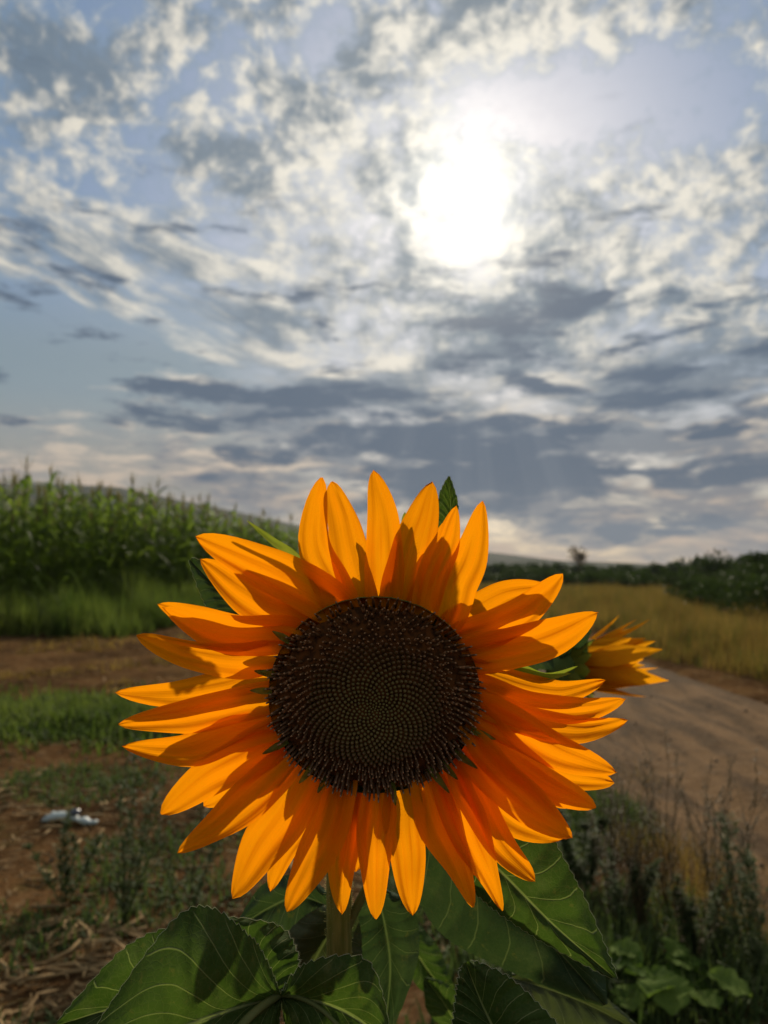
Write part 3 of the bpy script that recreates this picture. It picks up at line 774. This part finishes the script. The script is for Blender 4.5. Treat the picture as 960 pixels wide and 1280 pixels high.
# ------------------------------------------------------------------ corn
def corn_mesh(seed, full=True):
    rr = random.Random(seed); mb = MB(); Hc = rr.uniform(2.05, 2.9); lean = Vector((rr.uniform(-.06, .06), rr.uniform(-.06, .06), 1)).normalized()
    n_ = 13 if full else 8
    mb.tube([lean*(Hc*.86*i/5) for i in range(6)], [.014*(1-.6*i/5) for i in range(6)], 5 if full else 3, .3)
    a0 = rr.uniform(0, pi)
    for k in range(n_):
        t = (k+1)/(n_+1); z = Hc*(.12+.74*t); a_ = a0+(k % 2)*pi+rr.uniform(-.5, .5)
        d = Vector((cos(a_), sin(a_), rr.uniform(1.0, 2.0))); sd = Vector((-sin(a_), cos(a_), rr.uniform(-.4, .4)))
        mb.blade(lean*z, d, sd, rr.uniform(.6, .95)*(1-.2*t), rr.uniform(.07, .12), rr.uniform(.9, 2.6), 7 if full else 4, rr.uniform(0, 1))
    tb = MB()
    for k in range(7 if full else 3):
        a_ = rr.uniform(0, 2*pi); q = rr.uniform(.15, .6) if k else 0
        tb.blade(lean*(Hc*.85), Vector((cos(a_)*q, sin(a_)*q, 1)), Vector((-sin(a_), cos(a_), 0)), rr.uniform(.22, .36), .022, .15, 3, rr.random())
    return mb, tb
protos = []
for k in range(7):
    a_, b_ = corn_mesh(k+50)
    me = a_.build('corn_plant', CORN); tt = b_.build('tassel', CORN_TOP, me); protos.append((me, tt))
rr = random.Random(21); spots = []
def edge_x(y): return -6.0+.22*(y-14)+.35*noise.noise((y*.3, 0, 0))
y = 11.0
for row in range(90):
    for k in range(260):
        yy = 10.5+k*.28+rr.uniform(-.06, .06); xx = edge_x(yy)-row*.42+rr.uniform(-.06, .06)
        if yy > 75: break
        if abs(math.atan2(xx, yy)) > R(30): continue
        spots.append((math.hypot(xx, yy), xx, yy, row))
spots = [s for s in spots if s[3] < 28]
front = sorted([s for s in spots if s[3] < 9], key=lambda s: s[0]+s[3]*.9)[:296]
fs_ = set(front); rest = [s for s in spots if s not in fs_]
rest = sorted(rest, key=lambda s: s[0])[:3600]
for i, (d_, x, y, r_) in enumerate(front):
    me, tt = protos[i % 7]
    if i < 7: o, t_ = me, tt
    else:
        o = me.copy(); COL.objects.link(o); t_ = tt.copy(); COL.objects.link(t_); t_.parent = o
    o.location = (x, y, T(x, y)-.02); o.rotation_euler = (0, 0, rr.uniform(0, 6.28)); s_ = rr.uniform(.88, 1.12); o.scale = (s_, s_, s_)
    tag(o, 'tall green corn plant with arching leaves near the edge of the corn field', 'corn plant', 'corn plants along the edge of the field')
far_lo = [corn_mesh(k+80, False) for k in range(6)]
mb = MB()
for (d_, x, y, r_) in rest:
    src, tas = far_lo[rr.randrange(6)]; a_ = rr.uniform(0, 6.28); ca, sa = cos(a_), sin(a_); s_ = rr.uniform(.85, 1.15); z0 = T(x, y)-.02
    for q in (src, tas):
        mb.add([(x+(v[0]*ca-v[1]*sa)*s_, y+(v[0]*sa+v[1]*ca)*s_, z0+v[2]*s_) for v in q.v], q.f, None, q.a)
tag(mb.build('corn_field', CORN), 'dense green corn field behind the first rows of corn plants', 'corn field', kind='stuff')

# ------------------------------------------------------------------ grasses (uncountable)
def scatter(name, label, cat, mat, n, pos, hgt, wd, seed, bend=(.1, .8), clump=6, seg=3):
    rr = random.Random(seed); mb = MB(); k = 0
    while k < n:
        q = pos(rr)
        if q is None: continue
        x, y = q[0], q[1]; sc_ = q[2] if len(q) > 2 else 1
        tc_ = min(1, max(0, .5+1.1*noise.noise((x*1.7, y*.9, seed))+.6*noise.noise((x*6, y*3, seed+9))+rr.uniform(-.2, .2)))
        for j in range(clump):
            a_ = rr.uniform(0, 6.28); xx = x+rr.gauss(0, .04*sc_+.015); yy = y+rr.gauss(0, .04*sc_+.015)
            tl = rr.uniform(.05, .5)
            mb.blade((xx, yy, T(xx, yy)-.01), (cos(a_)*tl, sin(a_)*tl, 1), (-sin(a_), cos(a_), 0), rr.uniform(*hgt)*sc_, wd*rr.uniform(.6, 1.4), rr.uniform(*bend), seg, min(1, max(0, tc_+rr.uniform(-.18, .18))))
            k += 1
    return tag(mb.build(name, mat), label, cat, kind='stuff')
def pos_left_strip(rr):
    y = rr.uniform(11.8, 28); x = edge_x(y)+rr.uniform(-.6, 2.3)
    if x > -1.2 or math.atan2(x, y) < -R(31): return None
    d = (x-edge_x(y))
    return x, y, (1.1-.3*max(0, d)*rr.uniform(.3, 1))*(.75+.8*max(0, noise.noise((x*1.1, y*1.1, 3))+.3))
scatter('tall_grass', 'light green tall grass growing in front of the corn', 'grass', GRASS, 36000, pos_left_strip, (.35, .8), .016, 1, clump=9)
def pos_bare(rr):
    y = rr.uniform(6.8, 15); x = rr.uniform(-.62, -.02)*y
    if x < edge_x(y)+1 or noise.noise((x*.8, y*.8, 14)) < .02: return None
    return x, y, .5+.9*max(0, noise.noise((x*.8, y*.8, 14)))
scatter('stubble_tufts', 'small brown and green tufts dotted over the bare ground at left', 'grass', DRYGRASS, 6000, pos_bare, (.05, .16), .014, 15, bend=(.3, 1.6), clump=10)
def pos_golden(rr):
    y = 3.2+42*rr.random()**1.6; x = ROAD_R+roadx(y)+.12+abs(rr.gauss(0, 1))*(.9+.28*y)
    if math.atan2(x, y) > R(31) or noise.noise((x*.5, y*.35, 5)) < -.33: return None
    e = x-ROAD_R-roadx(y)
    return x, y, (.45+.55*sm(0, .8, e))*(.85+.75*noise.noise((x*.9, y*.5, 2)))
scatter('dry_grass', 'golden dry grass growing beyond the dirt road', 'grass', DRYGRASS, 34000, pos_golden, (.35, .62), .008, 2, clump=8)
scatter('yellowing_grass', 'green and yellow grass on the far verge of the dirt road', 'grass', MIXGRASS, 44000, pos_golden, (.22, .52), .010, 3, clump=8)
def pos_mid(rr):
    y = rr.uniform(6, 50); x = rr.uniform(-.5, 1.0)*(y/10 if y > 10 else 1)
    if x > ROAD_L+roadx(y)-.05 or noise.noise((x*.5, y*.3, 9)) < -.1: return None
    return x, y, .9
scatter('verge_grass', 'mixed dry grass on the near verge of the dirt road', 'grass', MIXGRASS, 14000, pos_mid, (.2, .5), .010, 4, clump=7)
def pos_patch(rr):
    x = rr.uniform(-4.0, -.6); y = 5.75+rr.gauss(0, .40)+.3*noise.noise((x*1.5, 0, 0))
    if x > -1.3 and rr.random() < .5: return None
    return x, y, .9+.6*noise.noise((x*3, y*3, 0))
scatter('low_weeds', 'strip of low bright green weeds crossing the bare ground at left', 'ground cover', GRASS, 22000, pos_patch, (.06, .19), .016, 5, bend=(.5, 2), clump=7)
def pos_near_l(rr):
    y = rr.uniform(1.5, 5.0); x = -rr.uniform(.1, .6)*y
    v = noise.noise((x*1.6, y*1.6, 12))+.35*exp(-((x+.75)**2+(y-2.35)**2)/.20)
    if v < .08: return None
    return x, y, .6+v
scatter('ground_weeds', 'sparse small weeds creeping over the straw covered soil', 'ground cover', WEED, 5500, pos_near_l, (.03, .10), .009, 6, bend=(.3, 2.2), clump=9)
def pos_near_r(rr):
    y = rr.uniform(1.5, 4.0); x = rr.uniform(.05, 1.25)
    v = noise.noise((x*2.2, y*1.6, 22))+.25*exp(-((x-.75)**2)/.10)
    if v < .0: return None
    return x, y, .6+v
scatter('roadside_weeds', 'dark green and brown weeds along the near edge of the dirt road', 'ground cover', WEED, 13000, pos_near_r, (.05, .16), .008, 7, bend=(.2, 1.8), clump=9)
def pos_near_rd(rr):
    y = rr.uniform(2.3, 4.8); x = rr.uniform(.6, 1.35)
    if noise.noise((x*2.2, y*1.6, 32)) < .0: return None
    return x, y, 1
scatter('brown_grass', 'fine brown grass tufts beside the dirt road', 'grass', DRYGRASS, 3200, pos_near_rd, (.08, .22), .0028, 8, bend=(.2, 1.2), clump=12)

# straw litter
mb = MB(); rr = random.Random(77)
for k in range(15000):
    y = rr.uniform(1.25, 12.0) if k % 4 == 0 else rr.uniform(1.25, 4.2); x = rr.uniform(-.55, .12)*y-.1 if k % 5 else rr.uniform(-3, 1.1)
    if y > 2.5 and rr.random() < .62: continue
    if noise.noise((x*1.3, y*1.3, 40)) < rr.uniform(-.45, .1): continue
    a_ = rr.uniform(0, 6.28); big = rr.random() < .16; L = rr.uniform(.05, .15) if big else rr.uniform(.012, .06); r = rr.uniform(.003, .0075) if big else rr.uniform(.0008, .0025)
    z = T(x, y)+r+rr.uniform(0, .012); tl = rr.uniform(-.15, .15); d = Vector((cos(a_), sin(a_), tl)); c = Vector((x, y, z+abs(tl)*L*.5))
    if rr.random() < .35: mb.blade(c-d*L*.5, d, (-sin(a_), cos(a_), rr.uniform(-1, 1)), L, min(r*5, .014), rr.uniform(-.4, .4), 3, rr.random())
    else:
        bnd = Vector((-sin(a_), cos(a_), 0))*rr.uniform(-.15, .15)*L
        mb.tube([c-d*L*.5, c+bnd, c+d*L*.5], [r, r*.9, r*.7], 5, rr.random())
tag(mb.build('straw_litter', STRAW), 'scattered dry straw and broken stalks on the soil', 'straw', kind='stuff')
# stones and clods
mb = MB()
for k in range(700):
    y = rr.uniform(1.3, 7); x = rr.uniform(-3, 3)
    r = rr.uniform(.003, .011)*(2 if rr.random() < .04 else 1); c = Vector((x, y, T(x, y)+r*.3+(.085 if inroad(x, y) > .5 else 0)))
    vs = []; fs = []
    for j in range(5):
        for i in range(6):
            th_ = pi*j/4; ph_ = 2*pi*i/6; v = Vector((sin(th_)*cos(ph_), sin(th_)*sin(ph_), cos(th_)*.65)); v *= r*(1+.35*noise.noise(v*1.5+Vector((k, 0, 0)))); vs.append(c+v)
    for j in range(4):
        for i in range(6): fs.append((j*6+i, j*6+(i+1) % 6, (j+1)*6+(i+1) % 6, (j+1)*6+i))
    mb.add(vs, fs, None, rr.random())
CLOD = mat_simple('soil_clod', (.06, .042, .028), (.17, .125, .08), 30, 0, .95)
tag(mb.build('soil_clods', CLOD), 'small clods and stones lying on soil and track', 'clods', kind='stuff')

# ------------------------------------------------------------------ single weeds
def weed(base, hgt, nst, seed, label, mat, cat='weed', group=None, leafy=1.0, spread=.35, lw=.008, ll=.03, bare=.1, name='weed', rad=.0022):
    rr = random.Random(seed); base = Vector((base[0], base[1], T(base[0], base[1])))
    root = empty(name, base); tag(root, label, cat, group)
    sb = MB(); lb = MB()
    def grow(p, d, L, r, depth, u0):
        n = 8; pts = [p.copy()]; rad_ = [r]; q = p.copy(); dd = d.normalized()
        for i in range(n):
            dd = (dd+Vector((rr.uniform(-.12, .12), rr.uniform(-.12, .12), .05))).normalized(); q = q+dd*(L/n); pts.append(q.copy()); rad_.append(r*(1-.75*(i+1)/n))
            t = (i+1)/n
            if depth == 0 and t > bare:
                for _ in range(2 if rr.random() < .7 else 1):
                    if rr.random() < .75:
                        a_ = rr.uniform(0, 6.28); grow(q.copy(), dd*1.2+Vector((cos(a_), sin(a_), .2))*.75, L*rr.uniform(.12, .34)*(1.15-.6*t), r*.5, 1, 0)
            if t > bare*.6 or depth:
                for _ in range(int(leafy*(2 if depth else 2)+rr.random())):
                    a_ = rr.uniform(0, 6.28)
                    lb.blade(q-dd*rr.uniform(0, L/n), Vector((cos(a_), sin(a_), rr.uniform(.1, 1))), (-sin(a_), cos(a_), rr.uniform(-.5, .5)), ll*rr.uniform(.5, 1.2)*(1.2-.6*t), lw*rr.uniform(.6, 1.2), rr.uniform(0, .8), 3, rr.random())
        sb.tube(pts, rad_, 5, rr.uniform(0, .6))
    for k in range(nst):
        a_ = rr.uniform(0, 6.28); q = rr.uniform(.0, spread)
        grow(base+Vector((cos(a_), sin(a_), 0))*.01, Vector((cos(a_)*q, sin(a_)*q, 1)), hgt*rr.uniform(.7, 1.05), rad, 0, 0)
    partof(sb, 'stems', mat, root) if False else None
    o = partof(sb, 'stem', mat, root); o2 = partof(lb, 'foliage', mat, root)
    return root
def gb(px, py): g = G(px, py); return g.x, g.y
weed(gb(148, 1165), .50, 6, 1, 'bushy dark green weed standing on the straw litter at lower left', WEED, leafy=1.0, spread=.42, lw=.009, ll=.026)
weed(gb(235, 1150), .40, 4, 2, 'thin grey green weed between the bushy weed and the sunflower', WEED, leafy=.8, spread=.45, lw=.008, ll=.026)
weed(gb(80, 1130), .26, 5, 3, 'short leafy weed left of the bushy weed', WEED, leafy=1.1, spread=.8, lw=.010, ll=.028)
g_ = 'dry weeds beside the dirt road'
weed(gb(800, 1180), .52, 9, 4, 'tall brown bare weed with many upright stems at the near road edge', DRYWEED, leafy=.7, spread=.25, lw=.004, ll=.012, group=g_)
weed(gb(765, 1165), .40, 6, 5, 'dark branching weed between the sunflower leaf and the tall brown weed', DRYWEED, leafy=1.0, spread=.3, lw=.005, ll=.014, group=g_)
weed(gb(862, 1225), .56, 3, 6, 'long leaning grey green weed stalk reaching over the dirt road', DRYWEED, leafy=.9, spread=.42, lw=.005, ll=.018, group=g_)
weed(gb(905, 1185), .42, 5, 7, 'low wiry brown weed right of the leaning stalk', DRYWEED, leafy=.8, spread=.4, lw=.004, ll=.012, group=g_)
weed(gb(948, 1240), .40, 6, 8, 'leafy dark weed at the lower right edge', WEED, leafy=1.5, spread=.3, lw=.006, ll=.03)
weed(gb(965, 1010), .60, 6, 9, 'narrow dark weed on the dirt road edge at far right', WEED, leafy=1.5, spread=.3, lw=.007, ll=.03) if False else None
weed(gb(730, 1120), .30, 6, 10, 'feathery green weed behind the hanging sunflower leaf', WEED, leafy=2.2, spread=.5, lw=.010, ll=.035)

weed(gb(835, 1150), .50, 8, 41, 'dense brown weed with fine branches in front of the road rut', DRYWEED, leafy=.8, spread=.35, lw=.004, ll=.012, group=g_)
weed(gb(770, 1110), .40, 8, 42, 'brown twiggy weed rising beside the lower petals of the big sunflower', DRYWEED, leafy=.9, spread=.35, lw=.004, ll=.012, group=g_)
weed(gb(890, 1130), .44, 7, 43, 'brown seedy weed overlapping the dirt road between two taller stalks', DRYWEED, leafy=.9, spread=.45, lw=.004, ll=.014, group=g_)
weed(gb(940, 1165), .40, 7, 44, 'spreading brown weed at the right edge above the dark leafy weed', DRYWEED, leafy=.8, spread=.5, lw=.004, ll=.013, group=g_)
weed(gb(880, 1215), .22, 8, 45, 'short green weed at the foot of the brown seedy weed', WEED, leafy=1.3, spread=.7, lw=.008, ll=.030)
weed(gb(790, 1170), .24, 8, 46, 'short bushy green weed at the foot of the tall brown weed', WEED, leafy=1.3, spread=.7, lw=.008, ll=.030)
def broadplant(base, seed, label, n=11, size=.075):
    rr = random.Random(seed); base = Vector((base[0], base[1], T(base[0], base[1])))
    root = empty('broadleaf_weed', base); tag(root, label, 'weed', 'broad leaved weeds on the soil')
    for k in range(n):
        a_ = 2*pi*k/n+rr.uniform(-.3, .3); L = size*rr.uniform(.7, 1.2); rise = rr.uniform(.03, .12)
        p0 = base+Vector((0, 0, .01)); p1 = base+Vector((cos(a_)*L*.9, sin(a_)*L*.9, rise))
        mb = MB(); d = Vector((cos(a_), sin(a_), rr.uniform(-.3, .3))); sd = Vector((-sin(a_), cos(a_), rr.uniform(-.3, .3))); up = d.cross(sd)
        vs = []; uvs = []; ns = 20; nu = 3
        for i in range(ns+1):
            s = i/ns; wv = sin(pi*min(1, s*.95+.05))**.7*(.62+.38*abs(sin(s*pi*3.3)))
            for q in range(-nu, nu+1):
                u = q/nu; vs.append(p1+d*(s*L*1.1)+sd*(u*wv*L*.55)+up*(L*(.12*abs(u)+.05*sin(s*7+u*3+k)-.22*s*s))); uvs.append((u, s))
        w_ = 2*nu+1; mb.add(vs, [(i*w_+q, i*w_+q+1, (i+1)*w_+q+1, (i+1)*w_+q) for i in range(ns) for q in range(w_-1)], uvs, rr.random())
        mb.tube([p0, p0.lerp(p1, .5)+Vector((0, 0, .01)), p1], [.0022, .0018, .0014], 5, .8)
        partof(mb, 'leaf', BROAD, root)
broadplant(gb(790, 1240), 1, 'broad green lobed weed on the ground below the hanging leaf', 12, .085)
broadplant(gb(845, 1262), 2, 'lobed weed at the bottom right corner with spreading leaves', 10, .08)
broadplant(gb(735, 1215), 3, 'small lobed weed partly hidden by the hanging sunflower leaf', 9, .065)

# ------------------------------------------------------------------ litter: pale crumpled plastic scrap
c0 = G(88, 1032); c0.z = T(c0.x, c0.y)
lit = empty('plastic_scrap', c0); tag(lit, 'pale crumpled plastic scrap lying on the bare ground at left', 'litter')
mb = MB(); n_ = 26; k_ = 14; vs = []
for i in range(n_+1):
    s = i/n_; r = .014+.010*abs(sin(s*4.2+.4)) if s < .82 else .010
    for k in range(k_):
        a_ = 2*pi*k/k_; v = Vector(((s-.5)*.23, cos(a_)*r*1.2, .018+sin(a_)*r*.8)); nn_ = noise.noise((v.x*55, v.y*60, v.z*60)); v += Vector((0, cos(a_), sin(a_)))*nn_*.010+Vector((0, 0, .012*sin(s*5)))
        vs.append(c0+v)
mb.add(vs, [(i*k_+k, i*k_+(k+1) % k_, (i+1)*k_+(k+1) % k_, (i+1)*k_+k) for i in range(n_) for k in range(k_)]+[tuple(range(k_)), tuple(range(n_*k_, (n_+1)*k_))], None, .6)
partof(mb, 'crumpled_body', PLASTIC, lit)
mb = MB(); vs = []; n_ = 10
for i in range(n_+1):
    for k in range(10):
        s = i/n_; a_ = 2*pi*k/10; r = .020*sin(pi*min(.98, s+.02))**.5
        v = Vector((.02+cos(a_)*r*1.3, sin(a_)*r, .035+s*.028)); v += v.normalized()*noise.noise(v*70)*.01; vs.append(c0+v)
mb.add(vs, [(i*10+k, i*10+(k+1) % 10, (i+1)*10+(k+1) % 10, (i+1)*10+k) for i in range(n_) for k in range(10)], None, .5)
partof(mb, 'dark_lump', DARKPL, lit)

# ------------------------------------------------------------------ trees and bushes
def crown(mb, c, rx, ry, rz, n, leafs, seed, open_=.25):
    rr = random.Random(seed); lobes = []
    for _ in range(9):
        v = Vector((rr.gauss(0, 1), rr.gauss(0, 1), rr.gauss(0, .8))).normalized()*rr.uniform(.3, .75); lobes.append((v, rr.uniform(.35, .55)))
    k = 0
    while k < n:
        l, r = rr.choice(lobes); v = l+Vector((rr.gauss(0, 1), rr.gauss(0, 1), rr.gauss(0, 1))).normalized()*r*rr.random()**.35
        if noise.noise((v.x*3+seed, v.y*3, v.z*3)) < -open_: continue
        p = Vector((c[0]+v.x*rx, c[1]+v.y*ry, c[2]+v.z*rz)); d = Vector((rr.gauss(0, 1), rr.gauss(0, 1), rr.gauss(0, 1)+.3)); sd = d.cross(Vector((rr.random(), rr.random(), rr.random())))
        if sd.length < .01 or p.z < c[2]-rz*1.1: continue
        mb.blade(p, d, sd, leafs*rr.uniform(.7, 1.4), leafs*.6, .3, 2, rr.random()); k += 1
def tree(x, y, h, wd, seed, label, cat, group, mat=TREE, n=900, leafs=.2, trunk=.3, name='tree', open_=.25):
    z0 = T(x, y); root = empty(name, (x, y, z0)); tag(root, label, cat, group); rr = random.Random(seed)
    tb = MB(); tb.tube([(x, y, z0-.1), (x+.03*h, y, z0+h*.3), (x-.02*h, y, z0+h*.6), (x, y, z0+h*.85)], [.035*h, .026*h, .016*h, .005*h], 6, .3)
    for k in range(7):
        a_ = k*2.4; zz_ = z0+h*(trunk+.07*k*.8); tb.tube([(x, y, zz_), (x+cos(a_)*wd*.25, y+sin(a_)*wd*.25, zz_+h*.10), (x+cos(a_)*wd*.42, y+sin(a_)*wd*.42, zz_+h*.22)], [.013*h, .008*h, .003*h], 4, .3)
    partof(tb, 'trunk', BARK, root)
    cb = MB(); hz = (1-trunk)*h/2; crown(cb, (x, y, z0+h-hz), wd*.5, wd*.5, hz, n, leafs, seed, open_); partof(cb, 'crown', mat, root)
rr = random.Random(9)
def at_px(px, dist):
    a_, _ = azel(px, 712); return math.tan(a_)*dist, dist
for q in range(20):
    px = 596+q*14; dist = 58-q*1.2; x, y = at_px(px, dist)
    tree(x, y, rr.uniform(1.0, 1.45), rr.uniform(1.9, 2.8), 260+q, 'low dark bush in the hedge in front of the distant tree line', 'bush', 'bushes in the hedge across the field', n=700, leafs=.13, trunk=.02, name='bush')
# far tree line
k = 0
for px in range(585, 1000, 15):
    dist = rr.uniform(88, 105) if px < 860 else rr.uniform(60, 75); x, y = at_px(px+rr.uniform(-5, 5), dist)
    top = 706+rr.uniform(-5, 4)-(8 if px > 850 else 0)
    h = (712-top)/F*dist+H+rr.uniform(0, .5); h = max(1.6, h)
    tree(x, y, h, rr.uniform(2.2, 3.4)*dist/90, 200+k, 'low dark tree in the distant tree line at right', 'tree', 'trees in the distant tree line', n=420, leafs=.34, trunk=.05); k += 1
x, y = at_px(722, 82); tree(x, y, 3.75, 2.6, 300, 'lone brown tree rising above the distant tree line', 'tree', None, TREEBROWN, n=520, leafs=.22, trunk=.35, open_=.1)
x, y = at_px(893, 46); tree(x, y, 2.45, 2.9, 301, 'rounded dark tree standing above the bushes at right', 'tree', None, n=1600, leafs=.16, trunk=.1)
x, y = at_px(945, 36); tree(x, y, 2.2, 2.6, 302, 'dark tree at the right edge behind the bushes', 'tree', None, n=1600, leafs=.14, trunk=.1)
bl = ['wide dark green bush at the right edge beyond the dry grass', 'round bush just left of the wide bush at the right edge', 'small bush at the left end of the bushes beyond the dry grass', 'dark bush between the round bush and the tree at the right edge']
for i, (px, dist, h, wd) in enumerate([(958, 15, 1.18, 2.4), (905, 19, 1.15, 2.2), (868, 24, 1.05, 2.0), (925, 27, 1.5, 3.0)]):
    x, y = at_px(px, dist); tree(x, y, h, wd, 310+i, bl[i], 'bush', 'bushes beyond the dry grass', n=3200, leafs=.075, trunk=.02, name='bush')
x, y = at_px(650, 75); tree(x, y, 2.0, 2.2, 320, 'low bush in the field left of the lone brown tree', 'bush', None, n=500, leafs=.25, trunk=.03, name='bush')

# ------------------------------------------------------------------ air
mb = MB(); X0, X1, Y0, Y1, Z0, Z1 = -2300, 2300, -700, 2300, -3.0, 130.0
mb.add([(x, y, z) for x in (X0, X1) for y in (Y0, Y1) for z in (Z0, Z1)], [(0, 1, 3, 2), (4, 6, 7, 5), (0, 4, 5, 1), (2, 3, 7, 6), (0, 2, 6, 4), (1, 5, 7, 3)])
m, nt, out = new_mat('haze'); v = nt.nodes.new('ShaderNodeVolumePrincipled'); v.inputs['Density'].default_value = .00013
v.inputs['Color'].default_value = (.80, .88, 1, 1); v.inputs['Anisotropy'].default_value = .2
nt.links.new(v.outputs[0], out.inputs['Volume'])
tag(mb.build('haze', m, smooth=False), kind='stuff')
